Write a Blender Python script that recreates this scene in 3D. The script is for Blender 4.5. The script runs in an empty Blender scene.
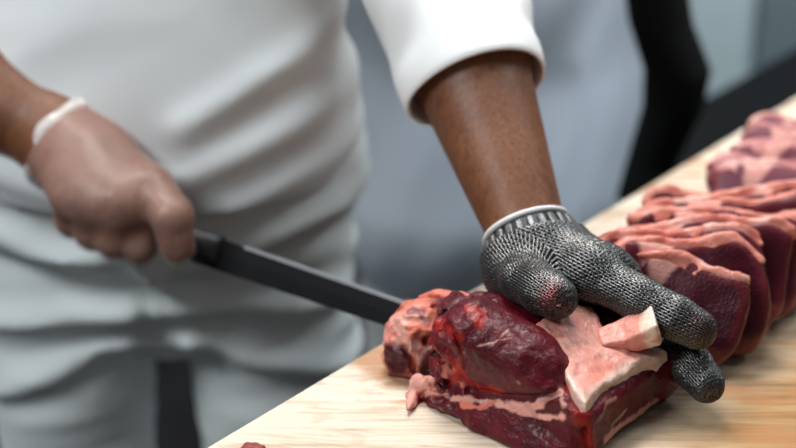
import bpy, math
import numpy as np
from mathutils import Matrix, Vector

# ------------------------------------------------------------------ camera
SC = bpy.context.scene
COL = SC.collection
F = 1750.0                       # focal length in pixels (796 x 448 frame)
PITCH = math.radians(25)
CZ = 1.5
cs, sn = math.cos(PITCH), math.sin(PITCH)
cam_d = bpy.data.cameras.new('camera')
cam_d.sensor_width = 36.0
cam_d.lens = F / 796 * 36.0
cam_d.clip_start = 0.05
cam_d.dof.use_dof = True
cam_d.dof.focus_distance = 1.165
cam_d.dof.aperture_fstop = 2.9
cam = bpy.data.objects.new('camera', cam_d)
cam.location = (0, 0, CZ)
cam.rotation_euler = (math.radians(90) - PITCH, 0, 0)
COL.objects.link(cam)
SC.camera = cam

# ------------------------------------------------------------------ light
w = bpy.data.worlds.new('world'); SC.world = w
w.use_nodes = True
w.node_tree.nodes['Background'].inputs[0].default_value = (0.80, 0.90, 1.0, 1)
w.node_tree.nodes['Background'].inputs[1].default_value = 0.08

def area(name, loc, target, sx, sy, power, col):
    d = bpy.data.lights.new(name, 'AREA'); d.shape = 'RECTANGLE'
    d.size, d.size_y, d.energy, d.color = sx, sy, power, col
    o = bpy.data.objects.new(name, d); o.location = loc
    v = Vector(target) - Vector(loc)
    o.rotation_euler = v.to_track_quat('-Z', 'Y').to_euler()
    COL.objects.link(o); return o

area('ceiling_and_fill_lamp', (-0.35, 1.75, 2.75), (0.05, 1.15, 0.9), 1.3, 0.45, 38, (1.0, 0.97, 0.93))
area('ceiling_and_fill_lamp', (-1.5, 0.2, 2.6), (-0.15, 1.3, 0.85), 1.0, 0.6, 25, (0.9, 0.96, 1.0))
area('ceiling_and_fill_lamp', (0.55, 1.55, 2.75), (0.14, 2.2, 0.7), 1.2, 0.4, 7.5, (0.86, 0.94, 1.0)).data.spread = math.radians(75)  # added fill, brightens the front of the background coat
area('ceiling_and_fill_lamp', (1.9, 1.9, 2.7), (0.6, 2.4, 0.8), 1.0, 0.4, 6, (0.86, 0.95, 1.0)).data.spread = math.radians(80)  # extra fill added for the cabinet side of the background

SC.view_settings.view_transform = 'Standard'
SC.view_settings.look = 'None'
SC.view_settings.gamma = 1.0
SC.view_settings.use_curve_mapping = False
SC.view_settings.exposure = 0.5

# ------------------------------------------------------------------ helpers
V = lambda *a: np.array(a, dtype=float)
UPV, FWD, RGT = V(0, sn, cs), V(0, cs, -sn), V(1, 0, 0)
def U(x, y, d):
    """place seen at pixel x, y at distance d along the view axis"""
    return V(0, 0, CZ) + FWD * d + RGT * (x - 398) / F * d + UPV * (224 - y) / F * d
def T(x, y, z=0.88):
    r = FWD + RGT * (x - 398) / F + UPV * (224 - y) / F
    return V(0, 0, CZ) + r * (z - CZ) / r[2]
def on_plane(x, y, p0, n):
    r = FWD + RGT * (x - 398) / F + UPV * (224 - y) / F
    o = V(0, 0, CZ)
    return o + r * (np.dot(p0 - o, n) / np.dot(r, n))
def unit(v):
    v = np.asarray(v, float); return v / np.linalg.norm(v)

def _hash(ix, iy, iz, seed):
    n = (ix * 374761393 + iy * 668265263 + iz * 2147483647 + seed * 1274126177) & 0xFFFFFFFF
    n = ((n ^ (n >> 13)) * 1274126177) & 0xFFFFFFFF
    n = ((n ^ (n >> 16)) * 2246822519) & 0xFFFFFFFF
    n = n ^ (n >> 15)
    return (n & 0xFFFF) / 32767.5 - 1.0
def noise(p, freq, seed=0, octaves=1):
    p = np.asarray(p, float) * freq
    out = np.zeros(p.shape[:-1]); amp = 1.0; tot = 0
    for o in range(octaves):
        fl = np.floor(p).astype(np.int64); fr = p - fl
        fr = fr * fr * fr * (fr * (fr * 6 - 15) + 10)
        x, y, z = fl[..., 0], fl[..., 1], fl[..., 2]
        fx, fy, fz = fr[..., 0], fr[..., 1], fr[..., 2]
        s = seed + o * 17
        def g(a, b, c): return _hash(x + a, y + b, z + c, s)
        c00 = g(0,0,0)*(1-fx)+g(1,0,0)*fx; c10 = g(0,1,0)*(1-fx)+g(1,1,0)*fx
        c01 = g(0,0,1)*(1-fx)+g(1,0,1)*fx; c11 = g(0,1,1)*(1-fx)+g(1,1,1)*fx
        out += amp * ((c00*(1-fy)+c10*fy)*(1-fz) + (c01*(1-fy)+c11*fy)*fz)
        tot += amp; amp *= 0.5; p = p * 2.03 + 11.3
    return out / tot

# signed distance shapes
def cap(a, b, ra, rb=None, flat=None):
    a, b = np.asarray(a, float), np.asarray(b, float)
    rb = ra if rb is None else rb
    def f(p):
        k = 1.0
        q, A, B = p, a, b
        if flat is not None:
            n, s = unit(flat[0]), flat[1]
            q = p + ((p - a) @ n)[..., None] * n * (1/s - 1)
            B = b + ((b - a) @ n) * n * (1/s - 1)
            k = min(1.0, s)
        ab = B - A
        t = np.clip(((q - A) @ ab) / max(ab @ ab, 1e-12), 0, 1)
        return (np.linalg.norm(q - A - t[..., None] * ab, axis=-1) - (ra + (rb - ra) * t)) * (k if k < 1 else 1)
    return f
def rotm(rx=0, ry=0, rz=0):
    return np.array(Matrix.Rotation(rz, 3, 'Z') @ Matrix.Rotation(ry, 3, 'Y') @ Matrix.Rotation(rx, 3, 'X'))
def ell(c, r, R=None):
    c, r = np.asarray(c, float), np.asarray(r, float)
    def f(p):
        q = p - c
        if R is not None: q = q @ R
        k0 = np.linalg.norm(q / r, axis=-1); k1 = np.linalg.norm(q / (r * r), axis=-1)
        return k0 * (k0 - 1) / np.maximum(k1, 1e-9)
    return f
def rbox(c, h, rnd, R=None):
    c, h = np.asarray(c, float), np.asarray(h, float)
    def f(p):
        q = p - c
        if R is not None: q = q @ R
        q = np.abs(q) - h + rnd
        return np.linalg.norm(np.maximum(q, 0), axis=-1) + np.minimum(q.max(-1), 0) - rnd
    return f
def smin(a, b, k):
    if k <= 0: return np.minimum(a, b)
    h = np.maximum(k - np.abs(a - b), 0) / k
    return np.minimum(a, b) - h * h * k * 0.25
def smax(a, b, k): return -smin(-a, -b, k)
def union(items):
    """items: (shape, blend)"""
    def f(p):
        d = items[0][0](p)
        for s, k in items[1:]: d = smin(d, s(p), k)
        return d
    return f

def sdf_mesh(fn, lo, hi, h, slack=0.0, B=8):
    """surface nets on a sparse set of blocks -> vertices, quads"""
    lo, hi = np.asarray(lo, float), np.asarray(hi, float)
    nb = np.ceil((hi - lo) / (B * h)).astype(int)
    g = np.stack(np.meshgrid(*[np.arange(n) for n in nb], indexing='ij'), -1).reshape(-1, 3)
    cen = lo + (g + 0.5) * B * h
    d = np.concatenate([fn(c) for c in np.array_split(cen, max(1, len(cen)//200000))])
    g = g[np.abs(d) < B * h * 0.9 * 1.3 + slack]
    N = (nb * B + 3).astype(np.int64)
    def key(i): return ((i[..., 0] + 1) * N[1] + i[..., 1] + 1) * N[2] + i[..., 2] + 1
    r = np.arange(B + 1)
    off = np.stack(np.meshgrid(r, r, r, indexing='ij'), -1)
    K, P, Q = [], [], []
    for gb in np.array_split(g, max(1, len(g)//400)):
        if len(gb) == 0: continue
        idx = gb[:, None, None, None, :] * B + off[None]
        pts = lo + idx * h
        val = fn(pts.reshape(-1, 3)).reshape(idx.shape[:-1])
        val = np.where(val == 0, 1e-9, val)
        ins = val < 0
        acc = np.zeros((len(gb), B, B, B, 3)); cnt = np.zeros((len(gb), B, B, B))
        for ax in range(3):
            sa = [slice(None)] + [slice(0, B + 1)] * 3; sb = list(sa)
            sa[ax + 1] = slice(0, B); sb[ax + 1] = slice(1, B + 1)
            va, vb = val[tuple(sa)], val[tuple(sb)]
            cr = ins[tuple(sa)] != ins[tuple(sb)]
            t = np.where(cr, va / np.where(va - vb == 0, 1, va - vb), 0)
            o1, o2 = [a for a in range(3) if a != ax]
            for da in (0, 1):
                for db in (0, 1):
                    sl = [slice(None)] * 4
                    sl[o1 + 1] = slice(da, da + B); sl[o2 + 1] = slice(db, db + B)
                    c = cr[tuple(sl)]; tt = t[tuple(sl)]
                    cnt += c
                    acc[..., ax] += np.where(c, tt, 0)
                    acc[..., o1] += np.where(c, da, 0); acc[..., o2] += np.where(c, db, 0)
            sl = [slice(None)] + [slice(0, B)] * 3
            c = cr[tuple(sl)]
            w_ = np.nonzero(c)
            if len(w_[0]):
                e = idx[:, :B, :B, :B][w_]
                d1 = np.zeros(3, int); d2 = np.zeros(3, int); d1[o1] = 1; d2[o2] = 1
                q = np.stack([key(e - d1 - d2), key(e - d2), key(e), key(e - d1)], -1)
                flip = ins[tuple(sl)][w_] == (ax == 1)
                q[flip] = q[flip][:, ::-1]
                Q.append(q)
        m = cnt > 0
        w_ = np.nonzero(m)
        K.append(key(idx[:, :B, :B, :B][w_]))
        P.append(lo + (idx[:, :B, :B, :B][w_] + acc[w_] / cnt[w_][:, None]) * h)
    K, P, Q = np.concatenate(K), np.concatenate(P), np.concatenate(Q)
    o = np.argsort(K); K, P = K[o], P[o]
    j = np.searchsorted(K, Q); j = np.minimum(j, len(K) - 1)
    ok = (K[j] == Q).all(1)
    return P, j[ok]

def smooth_verts(v, f, n, lam=0.5):
    for _ in range(n):
        s = np.zeros_like(v); c = np.zeros(len(v))
        for a, b in ((0, 1), (1, 2), (2, 3), (3, 0)):
            np.add.at(s, f[:, a], v[f[:, b]]); np.add.at(c, f[:, a], 1)
            np.add.at(s, f[:, b], v[f[:, a]]); np.add.at(c, f[:, b], 1)
        v = v + lam * (s / np.maximum(c, 1)[:, None] - v)
    return v
def vnormals(v, f):
    n = np.cross(v[f[:, 2]] - v[f[:, 0]], v[f[:, 3]] - v[f[:, 1]])
    out = np.zeros_like(v)
    for i in range(4): np.add.at(out, f[:, i], n)
    return out / np.maximum(np.linalg.norm(out, axis=1), 1e-12)[:, None]

def link(name, v, f, mat, parent=None, origin=None, smooth=True, col=None):
    """one mesh object; v in world metres, stored about its thing's origin"""
    v = np.asarray(v, float)
    if origin is None:
        origin = parent['_o'] if parent is not None else (0, 0, 0)
    origin = np.asarray(origin, float)
    me = bpy.data.meshes.new(name)
    me.from_pydata((v - origin).tolist(), [], f.tolist() if hasattr(f, 'tolist') else f)
    me.materials.append(mat)
    if smooth: me.polygons.foreach_set('use_smooth', [True] * len(me.polygons))
    if col is not None:
        a = me.color_attributes.new('Col', 'FLOAT_COLOR', 'POINT')
        c = np.ones((len(v), 4)); c[:, :col.shape[1]] = col
        a.data.foreach_set('color', c.ravel())
    me.update()
    o = bpy.data.objects.new(name, me); COL.objects.link(o)
    if parent is not None: o.parent = parent
    else: o.location = origin
    o['_o'] = origin.tolist()
    return o
def tag(o, label=None, cat=None, group=None, kind=None):
    for k, x in (('label', label), ('category', cat), ('group', group), ('kind', kind)):
        if x: o[k] = x
    return o

class MB:
    """collects polygons"""
    def __init__(s): s.v, s.f = [], []
    def add(s, v, f):
        b = len(s.v); s.v += [tuple(x) for x in v]; s.f += [[i + b for i in q] for q in f]; return s
    def box(s, lo, hi, bev=0.0):
        (x0, y0, z0), (x1, y1, z1) = lo, hi
        if bev <= 0:
            return s.add([(x0,y0,z0),(x1,y0,z0),(x1,y1,z0),(x0,y1,z0),(x0,y0,z1),(x1,y0,z1),(x1,y1,z1),(x0,y1,z1)],
                         [(0,3,2,1),(4,5,6,7),(0,1,5,4),(1,2,6,5),(2,3,7,6),(3,0,4,7)])
        def ring(b, z): return [(x0+b,y0,z),(x1-b,y0,z),(x1,y0+b,z),(x1,y1-b,z),(x1-b,y1,z),(x0+b,y1,z),(x0,y1-b,z),(x0,y0+b,z)]
        def inn(b, z): return [(x0+2*b,y0+b,z),(x1-2*b,y0+b,z),(x1-b,y0+2*b,z),(x1-b,y1-2*b,z),(x1-2*b,y1-b,z),(x0+2*b,y1-b,z),(x0+b,y1-2*b,z),(x0+b,y0+2*b,z)]
        v = inn(bev, z0) + ring(bev, z0 + bev) + ring(bev, z1 - bev) + inn(bev, z1)
        f = [list(range(7, -1, -1)), list(range(24, 32))]
        for r in range(3):
            for i in range(8):
                j = (i + 1) % 8
                f.append((r*8+i, r*8+j, r*8+8+j, r*8+8+i))
        return s.add(v, f)
    def loft(s, rings, closed=False, caps=True):
        n = len(rings[0]); v = [p for r in rings for p in r]; f = []
        m = len(rings)
        for i in range(m if closed else m - 1):
            a, b = i * n, ((i + 1) % m) * n
            for j in range(n):
                k = (j + 1) % n
                f.append((a + j, a + k, b + k, b + j))
        if caps and not closed:
            f.append(list(range(n - 1, -1, -1))); f.append([(m - 1) * n + j for j in range(n)])
        return s.add(v, f)
    def build(s, name, mat, parent=None, origin=None, smooth=False):
        return link(name, np.array(s.v), s.f, mat, parent, origin, smooth)

def frame_along(d, ref=(0, 0, 1)):
    d = unit(d); x = np.cross(ref, d)
    if np.linalg.norm(x) < 1e-4: x = np.cross((1, 0, 0), d)
    x = unit(x); return x, np.cross(d, x), d

# ------------------------------------------------------------------ materials
def new_mat(name):
    m = bpy.data.materials.new(name); m.use_nodes = True
    nt = m.node_tree
    return m, nt, nt.nodes['Principled BSDF']
def N(nt, t, **kw):
    n = nt.nodes.new(t)
    for k, x in kw.items():
        if k.startswith('i_'):
            key = k[2:]; n.inputs[int(key) if key.isdigit() else key.replace('_', ' ')].default_value = x
        else: setattr(n, k, x)
    return n
def ramp(nt, fac, stops):
    r = N(nt, 'ShaderNodeValToRGB'); e = r.color_ramp.elements
    while len(e) < len(stops): e.new(0.5)
    for el, (p, c) in zip(e, stops):
        el.position = p; el.color = (*c, 1) if len(c) == 3 else c
    nt.links.new(fac, r.inputs[0]); return r.outputs[0]
def mix(nt, fac, a, b, mode='MIX'):
    m = N(nt, 'ShaderNodeMix', data_type='RGBA', blend_type=mode)
    for s, x in ((m.inputs[0], fac), (m.inputs[6], a), (m.inputs[7], b)):
        if isinstance(x, (int, float)): s.default_value = x
        elif isinstance(x, tuple): s.default_value = (*x, 1)
        else: nt.links.new(x, s)
    return m.outputs[2]
def coords(nt, scale=(1, 1, 1), rot=(0, 0, 0), kind='Object'):
    tc = N(nt, 'ShaderNodeTexCoord'); mp = N(nt, 'ShaderNodeMapping')
    if any(rot):
        m0 = N(nt, 'ShaderNodeMapping'); m0.inputs['Rotation'].default_value = rot
        mp.inputs['Scale'].default_value = scale
        nt.links.new(tc.outputs[kind], m0.inputs[0]); nt.links.new(m0.outputs[0], mp.inputs[0])
        return mp.outputs[0]
    mp.inputs['Scale'].default_value = scale; mp.inputs['Rotation'].default_value = rot
    nt.links.new(tc.outputs[kind], mp.inputs[0]); return mp.outputs[0]
def ntex(nt, co, scale, detail=4, rough=0.55, dist=0.0):
    n = N(nt, 'ShaderNodeTexNoise'); n.inputs['Scale'].default_value = scale
    n.inputs['Detail'].default_value = detail; n.inputs['Roughness'].default_value = rough
    n.inputs['Distortion'].default_value = dist
    nt.links.new(co, n.inputs['Vector']); return n.outputs[0]
def bump(nt, b, height, strength, dist=0.002):
    n = N(nt, 'ShaderNodeBump'); n.inputs['Strength'].default_value = strength
    n.inputs['Distance'].default_value = dist
    nt.links.new(height, n.inputs['Height']); nt.links.new(n.outputs[0], b.inputs['Normal'])

def flat_mat(name, c, rough=0.6, metal=0.0, var=0.08, scale=20, bmp=0.0):
    m, nt, b = new_mat(name)
    co = coords(nt); n = ntex(nt, co, scale)
    lo = tuple(x * (1 - var) for x in c); hi = tuple(min(1, x * (1 + var)) for x in c)
    nt.links.new(ramp(nt, n, [(0.3, lo), (0.7, hi)]), b.inputs['Base Color'])
    b.inputs['Roughness'].default_value = rough; b.inputs['Metallic'].default_value = metal
    if bmp: bump(nt, b, n, bmp)
    return m
def cloth_mat(name, c, weave=900):
    m, nt, b = new_mat(name)
    co = coords(nt)
    big = ntex(nt, co, 6, 3); fine = ntex(nt, co, weave, 2)
    k = ramp(nt, big, [(0.3, tuple(x * 0.93 for x in c)), (0.7, c)])
    nt.links.new(k, b.inputs['Base Color'])
    b.inputs['Roughness'].default_value = 0.9; b.inputs['Specular IOR Level'].default_value = 0.2
    bump(nt, b, fine, 0.25, 0.0006)
    return m
def meat_mat(name, rough=0.32, sss=0.0, fine=500, marb=0.0):
    m, nt, b = new_mat(name)
    at = N(nt, 'ShaderNodeVertexColor', layer_name='Col')
    co = coords(nt)
    n1 = ntex(nt, co, 60, 5, 0.6, 0.6); n2 = ntex(nt, co, fine, 3)
    c = mix(nt, 1.0, at.outputs[0], ramp(nt, n1, [(0.25, (0.72, 0.66, 0.66)), (0.6, (1, 1, 1)), (0.8, (1.25, 1.15, 1.12))]), 'MULTIPLY')
    nt.links.new(c, b.inputs['Base Color'])
    b.inputs['Roughness'].default_value = rough
    b.inputs['Specular IOR Level'].default_value = 0.5
    b.inputs['Coat Weight'].default_value = 0.10; b.inputs['Coat Roughness'].default_value = 0.10
    if sss:
        b.inputs['Subsurface Weight'].default_value = sss
        b.inputs['Subsurface Radius'].default_value = (0.006, 0.002, 0.0015)
    mx = N(nt, 'ShaderNodeMath', operation='ADD'); nt.links.new(n1, mx.inputs[0]); nt.links.new(n2, mx.inputs[1])
    bump(nt, b, mx.outputs[0], 0.45, 0.0018)
    return m

M = {}
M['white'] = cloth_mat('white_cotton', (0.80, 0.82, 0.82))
M['sleeve'] = cloth_mat('overlit_white_cotton', (0.90, 0.90, 0.89))  # jacket cotton, lightened to carry the overexposure of the sleeves
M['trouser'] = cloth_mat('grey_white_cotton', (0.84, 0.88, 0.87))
M['coat_shade'] = cloth_mat('shaded_white_cotton', (0.70, 0.77, 0.86))  # white coat; the blue-grey of its shade is mixed into the colour
M['shoe'] = flat_mat('white_rubber', (0.55, 0.55, 0.55), 0.5)
M['hair'] = flat_mat('black_hair', (0.012, 0.01, 0.009), 0.6, scale=200, bmp=0.6)
M['lean'] = meat_mat('raw_lean', 0.34)
M['lean'].node_tree.nodes['Principled BSDF'].inputs['Specular IOR Level'].default_value = 0.2
M['fat'] = meat_mat('raw_fat', 0.42, 0.25, 350)

def skin_mat():
    m, nt, b = new_mat('brown_skin')
    co = coords(nt); n1 = ntex(nt, co, 14, 4); n2 = ntex(nt, coords(nt, (1, 1, 0.2)), 300, 4, 0.7, 1.2)
    base = ramp(nt, n1, [(0.3, (0.165, 0.058, 0.023)), (0.7, (0.26, 0.100, 0.042))])
    hair = ramp(nt, n2, [(0.34, (0.45, 0.4, 0.38)), (0.60, (1.05, 1.05, 1.05))])
    nt.links.new(mix(nt, 0.8, base, hair, 'MULTIPLY'), b.inputs['Base Color'])
    b.inputs['Roughness'].default_value = 0.5
    b.inputs['Subsurface Weight'].default_value = 0.12
    b.inputs['Subsurface Radius'].default_value = (0.01, 0.004, 0.002)
    bump(nt, b, n2, 0.25, 0.0008)
    return m
M['skin'] = skin_mat()

def mail_mat():
    m, nt, b = new_mat('steel_mesh')
    at = N(nt, 'ShaderNodeVertexColor', layer_name='Col')
    nt.links.new(at.outputs[0], b.inputs['Base Color'])
    b.inputs['Metallic'].default_value = 0.8
    b.inputs['Roughness'].default_value = 0.36
    b.inputs['Specular IOR Level'].default_value = 0.3
    return m
M['mail'] = mail_mat()
M['plate'] = flat_mat('worn_plate', (0.16, 0.16, 0.16), 0.4, 0.7, 0.3, 200)
M['steel'] = flat_mat('brushed_steel', (0.42, 0.43, 0.44), 0.3, 0.9, 0.15, 120)
M['steel_dark'] = flat_mat('dull_steel', (0.03, 0.032, 0.034), 0.45, 0.8, 0.2, 200)
M['hem'] = cloth_mat('pale_hem', (0.70, 0.68, 0.66))

def glove_mat(name, fac, c):
    m, nt, b = new_mat(name)
    co = coords(nt)
    n = ntex(nt, co, 55, 4, 0.6, 0.5)
    b.inputs['Base Color'].default_value = (*c, 1)
    b.inputs['Roughness'].default_value = 0.28
    bump(nt, b, n, 0.35, 0.003)
    tr = N(nt, 'ShaderNodeBsdfTransparent'); ms = N(nt, 'ShaderNodeMixShader')
    f = ramp(nt, n, [(0.3, (fac * 0.7,) * 3), (0.7, (min(1, fac * 1.35),) * 3)])
    nt.links.new(f, ms.inputs[0])
    nt.links.new(tr.outputs[0], ms.inputs[1]); nt.links.new(b.outputs[0], ms.inputs[2])
    nt.links.new(ms.outputs[0], nt.nodes['Material Output'].inputs[0])
    return m
M['vinyl'] = glove_mat('clear_vinyl', 0.16, (0.90, 0.62, 0.56))
M['vinyl_roll'] = glove_mat('clear_vinyl_roll', 0.75, (0.74, 0.66, 0.62))

def board_mat():
    m, nt, b = new_mat('worn_butcher_wood')
    rot = (0, 0, math.radians(51))
    grain = ntex(nt, coords(nt, (3, 60, 20), rot), 1.6, 6, 0.65, 0.5)
    streak = ntex(nt, coords(nt, (8, 46, 20), (0, 0, math.radians(57))), 1.0, 5, 0.65, 1.2)
    patch = ntex(nt, coords(nt, (1, 1, 1)), 9, 4, 0.6, 0.3)
    base = ramp(nt, grain, [(0.32, (0.42, 0.29, 0.18)), (0.47, (0.68, 0.57, 0.45)), (0.7, (0.74, 0.65, 0.54))])
    tan = ramp(nt, grain, [(0.3, (0.20, 0.10, 0.035)), (0.5, (0.38, 0.22, 0.09)), (0.72, (0.52, 0.34, 0.17))])
    # pale strip along the far edge; tan wood towards the near side
    sx = N(nt, 'ShaderNodeSeparateXYZ'); nt.links.new(coords(nt), sx.inputs[0])
    add = N(nt, 'ShaderNodeMath', operation='MULTIPLY_ADD'); nt.links.new(patch, add.inputs[0])
    add.inputs[1].default_value = 0.08; neg = N(nt, 'ShaderNodeMath', operation='MULTIPLY'); neg.inputs[1].default_value = -1.0
    nt.links.new(sx.outputs[1], neg.inputs[0]); nt.links.new(neg.outputs[0], add.inputs[2])
    f = ramp(nt, add.outputs[0], [(0.20, (0, 0, 0)), (0.31, (1, 1, 1))])
    c = mix(nt, f, base, tan)
    m1 = N(nt, 'ShaderNodeMath', operation='MULTIPLY'); nt.links.new(streak, m1.inputs[0]); nt.links.new(patch, m1.inputs[1])
    st = ramp(nt, m1.outputs[0], [(0.25, (0, 0, 0)), (0.34, (0.8,) * 3)])
    c = mix(nt, st, c, (0.42, 0.19, 0.075))
    nt.links.new(c, b.inputs['Base Color'])
    b.inputs['Roughness'].default_value = 0.42
    bump(nt, b, grain, 0.15, 0.001)
    return m
M['board'] = board_mat()
M['board_edge'] = M['board']
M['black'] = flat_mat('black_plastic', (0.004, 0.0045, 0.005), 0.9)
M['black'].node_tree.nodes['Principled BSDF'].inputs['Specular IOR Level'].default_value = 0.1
M['blade'] = flat_mat('dark_blade', (0.010, 0.0105, 0.011), 0.4, 0.2, 0.15, 60)  # dark reflections of the steel are put into this base colour
M['spine'] = flat_mat('spine_highlight', (0.65, 0.67, 0.68), 0.3, 0.7)  # painted highlight along the top edge of the blade
M['handle'] = flat_mat('black_handle', (0.012, 0.012, 0.013), 0.45, 0, 0.2, 150, 0.2)
M['floor'] = flat_mat('dark_floor', (0.012, 0.012, 0.013), 0.9, 0, 0.3, 8)
M['floor'].node_tree.nodes['Principled BSDF'].inputs['Specular IOR Level'].default_value = 0.1
M['wall'] = flat_mat('lavender_wall', (0.27, 0.28, 0.335), 0.7, 0, 0.05, 3)
M['cab'] = flat_mat('teal_steel', (0.50, 0.60, 0.62), 0.5, 0.1, 0.1, 4)
M['cab_dark'] = flat_mat('dark_teal_steel', (0.16, 0.21, 0.225), 0.5, 0.1, 0.1, 4)

# ------------------------------------------------------------------ room
def structure(name, lo, hi, mat):
    return tag(MB().box(lo, hi).build(name, mat), kind='structure')
structure('floor', (-3.2, -1.5, -0.05), (3.6, 4.3, 0.0), M['floor'])
structure('wall_back', (-3.2, 4.2, 0.0), (3.6, 4.3, 2.9), M['wall'])
structure('wall_left', (-3.3, -1.5, 0.0), (-3.2, 4.3, 2.9), M['wall'])

# table: local x along the edge (away from the camera), local y from far edge towards the camera
E0, E3 = T(203, 447), T(796, 96.5)
e1 = unit((E3 - E0) * V(1, 1, 0))
en = V(e1[1], -e1[0], 0)                    # towards the camera side
TH = math.atan2(e1[1], e1[0])
def table_pt(a, b, z): return E0 + e1 * a + en * b + V(0, 0, z - 0.88)
def placed(mb, name, mat, loc, rz, parent=None):
    me = bpy.data.meshes.new(name); me.from_pydata(mb.v, [], mb.f); me.materials.append(mat); me.update()
    o = bpy.data.objects.new(name, me); COL.objects.link(o)
    if parent: o.parent = parent
    else: o.location = loc; o.rotation_euler = (0, 0, rz)
    return o
# frame of the table: x' = e1, y' = -en
tloc = (E0[0], E0[1], 0)
brd = MB().box((-0.42, -0.62, -0.05), (1.35, 0.0, 0.0), 0.003)
board = placed(brd, 'cutting_board', M['board'], (E0[0], E0[1], 0.88), TH)
board['label'] = 'worn pale wooden cutting board with brown streaks under the raw meat'; board['category'] = 'cutting board'
# material reads local y (0 at the far edge, negative towards camera): flip by mapping in object space
tb = bpy.data.objects.new('work_table', None); COL.objects.link(tb)
tb.location = tloc; tb.rotation_euler = (0, 0, TH)
tag(tb, 'steel work table carrying the long wooden cutting board', 'table')
placed(MB().box((-0.40, -0.60, 0.79), (1.33, -0.03, 0.83), 0.004), 'table_top', M['steel'], None, 0, tb)
for x in (-0.33, 1.26):
    for y in (-0.55, -0.09):
        placed(MB().box((x - 0.025, y - 0.025, 0.0), (x + 0.025, y + 0.025, 0.79), 0.004), 'leg', M['steel'], None, 0, tb)

# plain black base and column behind the board, steel cabinet beyond
dk = bpy.data.objects.new('black_stand', None); COL.objects.link(dk)
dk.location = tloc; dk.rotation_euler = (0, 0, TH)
tag(dk, 'black stand with upright column beyond the far edge of the board', 'machine')
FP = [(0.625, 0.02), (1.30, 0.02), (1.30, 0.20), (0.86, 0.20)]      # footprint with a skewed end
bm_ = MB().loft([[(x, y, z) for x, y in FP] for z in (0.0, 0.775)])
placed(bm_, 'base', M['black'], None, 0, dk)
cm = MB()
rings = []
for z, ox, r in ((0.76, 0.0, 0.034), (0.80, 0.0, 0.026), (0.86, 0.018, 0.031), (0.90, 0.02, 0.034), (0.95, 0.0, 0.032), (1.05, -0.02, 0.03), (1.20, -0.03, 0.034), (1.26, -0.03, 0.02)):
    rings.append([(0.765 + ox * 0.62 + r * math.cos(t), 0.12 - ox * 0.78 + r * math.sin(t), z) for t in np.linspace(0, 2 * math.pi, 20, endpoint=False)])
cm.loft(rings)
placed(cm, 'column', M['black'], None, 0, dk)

cb = bpy.data.objects.new('steel_cabinet', None); COL.objects.link(cb)
cb.location = (0.62, 2.45, 0); tag(cb, 'tall blue-grey steel cabinet standing in the background behind the black stand', 'cabinet')
placed(MB().box((-0.29, 0.0, 0.0), (0.85, 0.5, 1.75), 0.008), 'carcass', M['cab'], None, 0, cb)
placed(MB().box((-0.27, -0.02, 0.08), (-0.105, -0.001, 1.73), 0.004), 'door', M['cab'], None, 0, cb)
d2 = placed(MB().box((-0.095, -0.02, 0.08), (0.40, -0.001, 1.73), 0.004), 'door', M['cab_dark'], None, 0, cb)
d2['label'] = 'darker cabinet door'

# ------------------------------------------------------------------ the butcher at the board
LW = U(536, 257, 1.250); LE = U(414, -90, 1.375)           # left wrist, elbow (gloved hand on the roast)
RW = U(62, 134, 1.405); RE = U(-185, -8, 1.45)             # right wrist, elbow (knife hand)
HX, HY = -0.208, 1.415                                     # hip centre
LSH, RSH = V(-0.035, 1.47, 1.40), V(-0.40, 1.47, 1.40)

def chain(pts, rs, k):
    return [(cap(pts[i], pts[i + 1], rs[i], rs[i + 1]), k) for i in range(len(pts) - 1)]

# left hand bones: (pixel x, pixel y, distance)
LH = {
 'thumb': ([(520, 264, 1.235), (526, 280, 1.205), (544, 291, 1.180), (556, 298, 1.170)], [0.0190, 0.0175, 0.0160, 0.0142]),
 'index': ([(588, 271, 1.205), (640, 300, 1.185), (675, 318, 1.175), (697, 329, 1.170)], [0.0165, 0.0152, 0.0146, 0.0134]),
 'middle': ([(611, 279, 1.225), (664, 334, 1.215), (691, 366, 1.188), (706, 384, 1.175)], [0.0165, 0.0150, 0.0140, 0.0130]),
 'ring': ([(612, 279, 1.246), (648, 317, 1.242), (672, 338, 1.226), (684, 354, 1.215)], [0.0155, 0.0130, 0.0120, 0.0110]),
 'little': ([(598, 273, 1.262), (626, 306, 1.258), (643, 324, 1.248), (655, 334, 1.238)], [0.0145, 0.0115, 0.0105, 0.0095]),
}
RH = {
 'thumb': ([(102, 160, 1.375), (150, 188, 1.338), (172, 216, 1.322), (177, 246, 1.330)], [0.020, 0.0175, 0.0155, 0.0130]),
 'index': ([(146, 196, 1.345), (140, 245, 1.352), (138, 249, 1.386), (132, 232, 1.400)], [0.0165, 0.0138, 0.0120, 0.0110]),
 'middle': ([(120, 202, 1.336), (113, 241, 1.350), (113, 244, 1.384), (110, 228, 1.400)], [0.0165, 0.0128, 0.0115, 0.0105]),
 'ring': ([(96, 202, 1.342), (90, 233, 1.356), (92, 237, 1.388), (90, 222, 1.402)], [0.0160, 0.0120, 0.0108, 0.0100]),
 'little': ([(74, 196, 1.354), (69, 221, 1.366), (72, 226, 1.394), (72, 212, 1.408)], [0.0150, 0.0108, 0.0098, 0.0090]),
}
for H in (LH, RH):
    for k in H: H[k] = ([U(*p) for p in H[k][0]], H[k][1])

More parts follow.
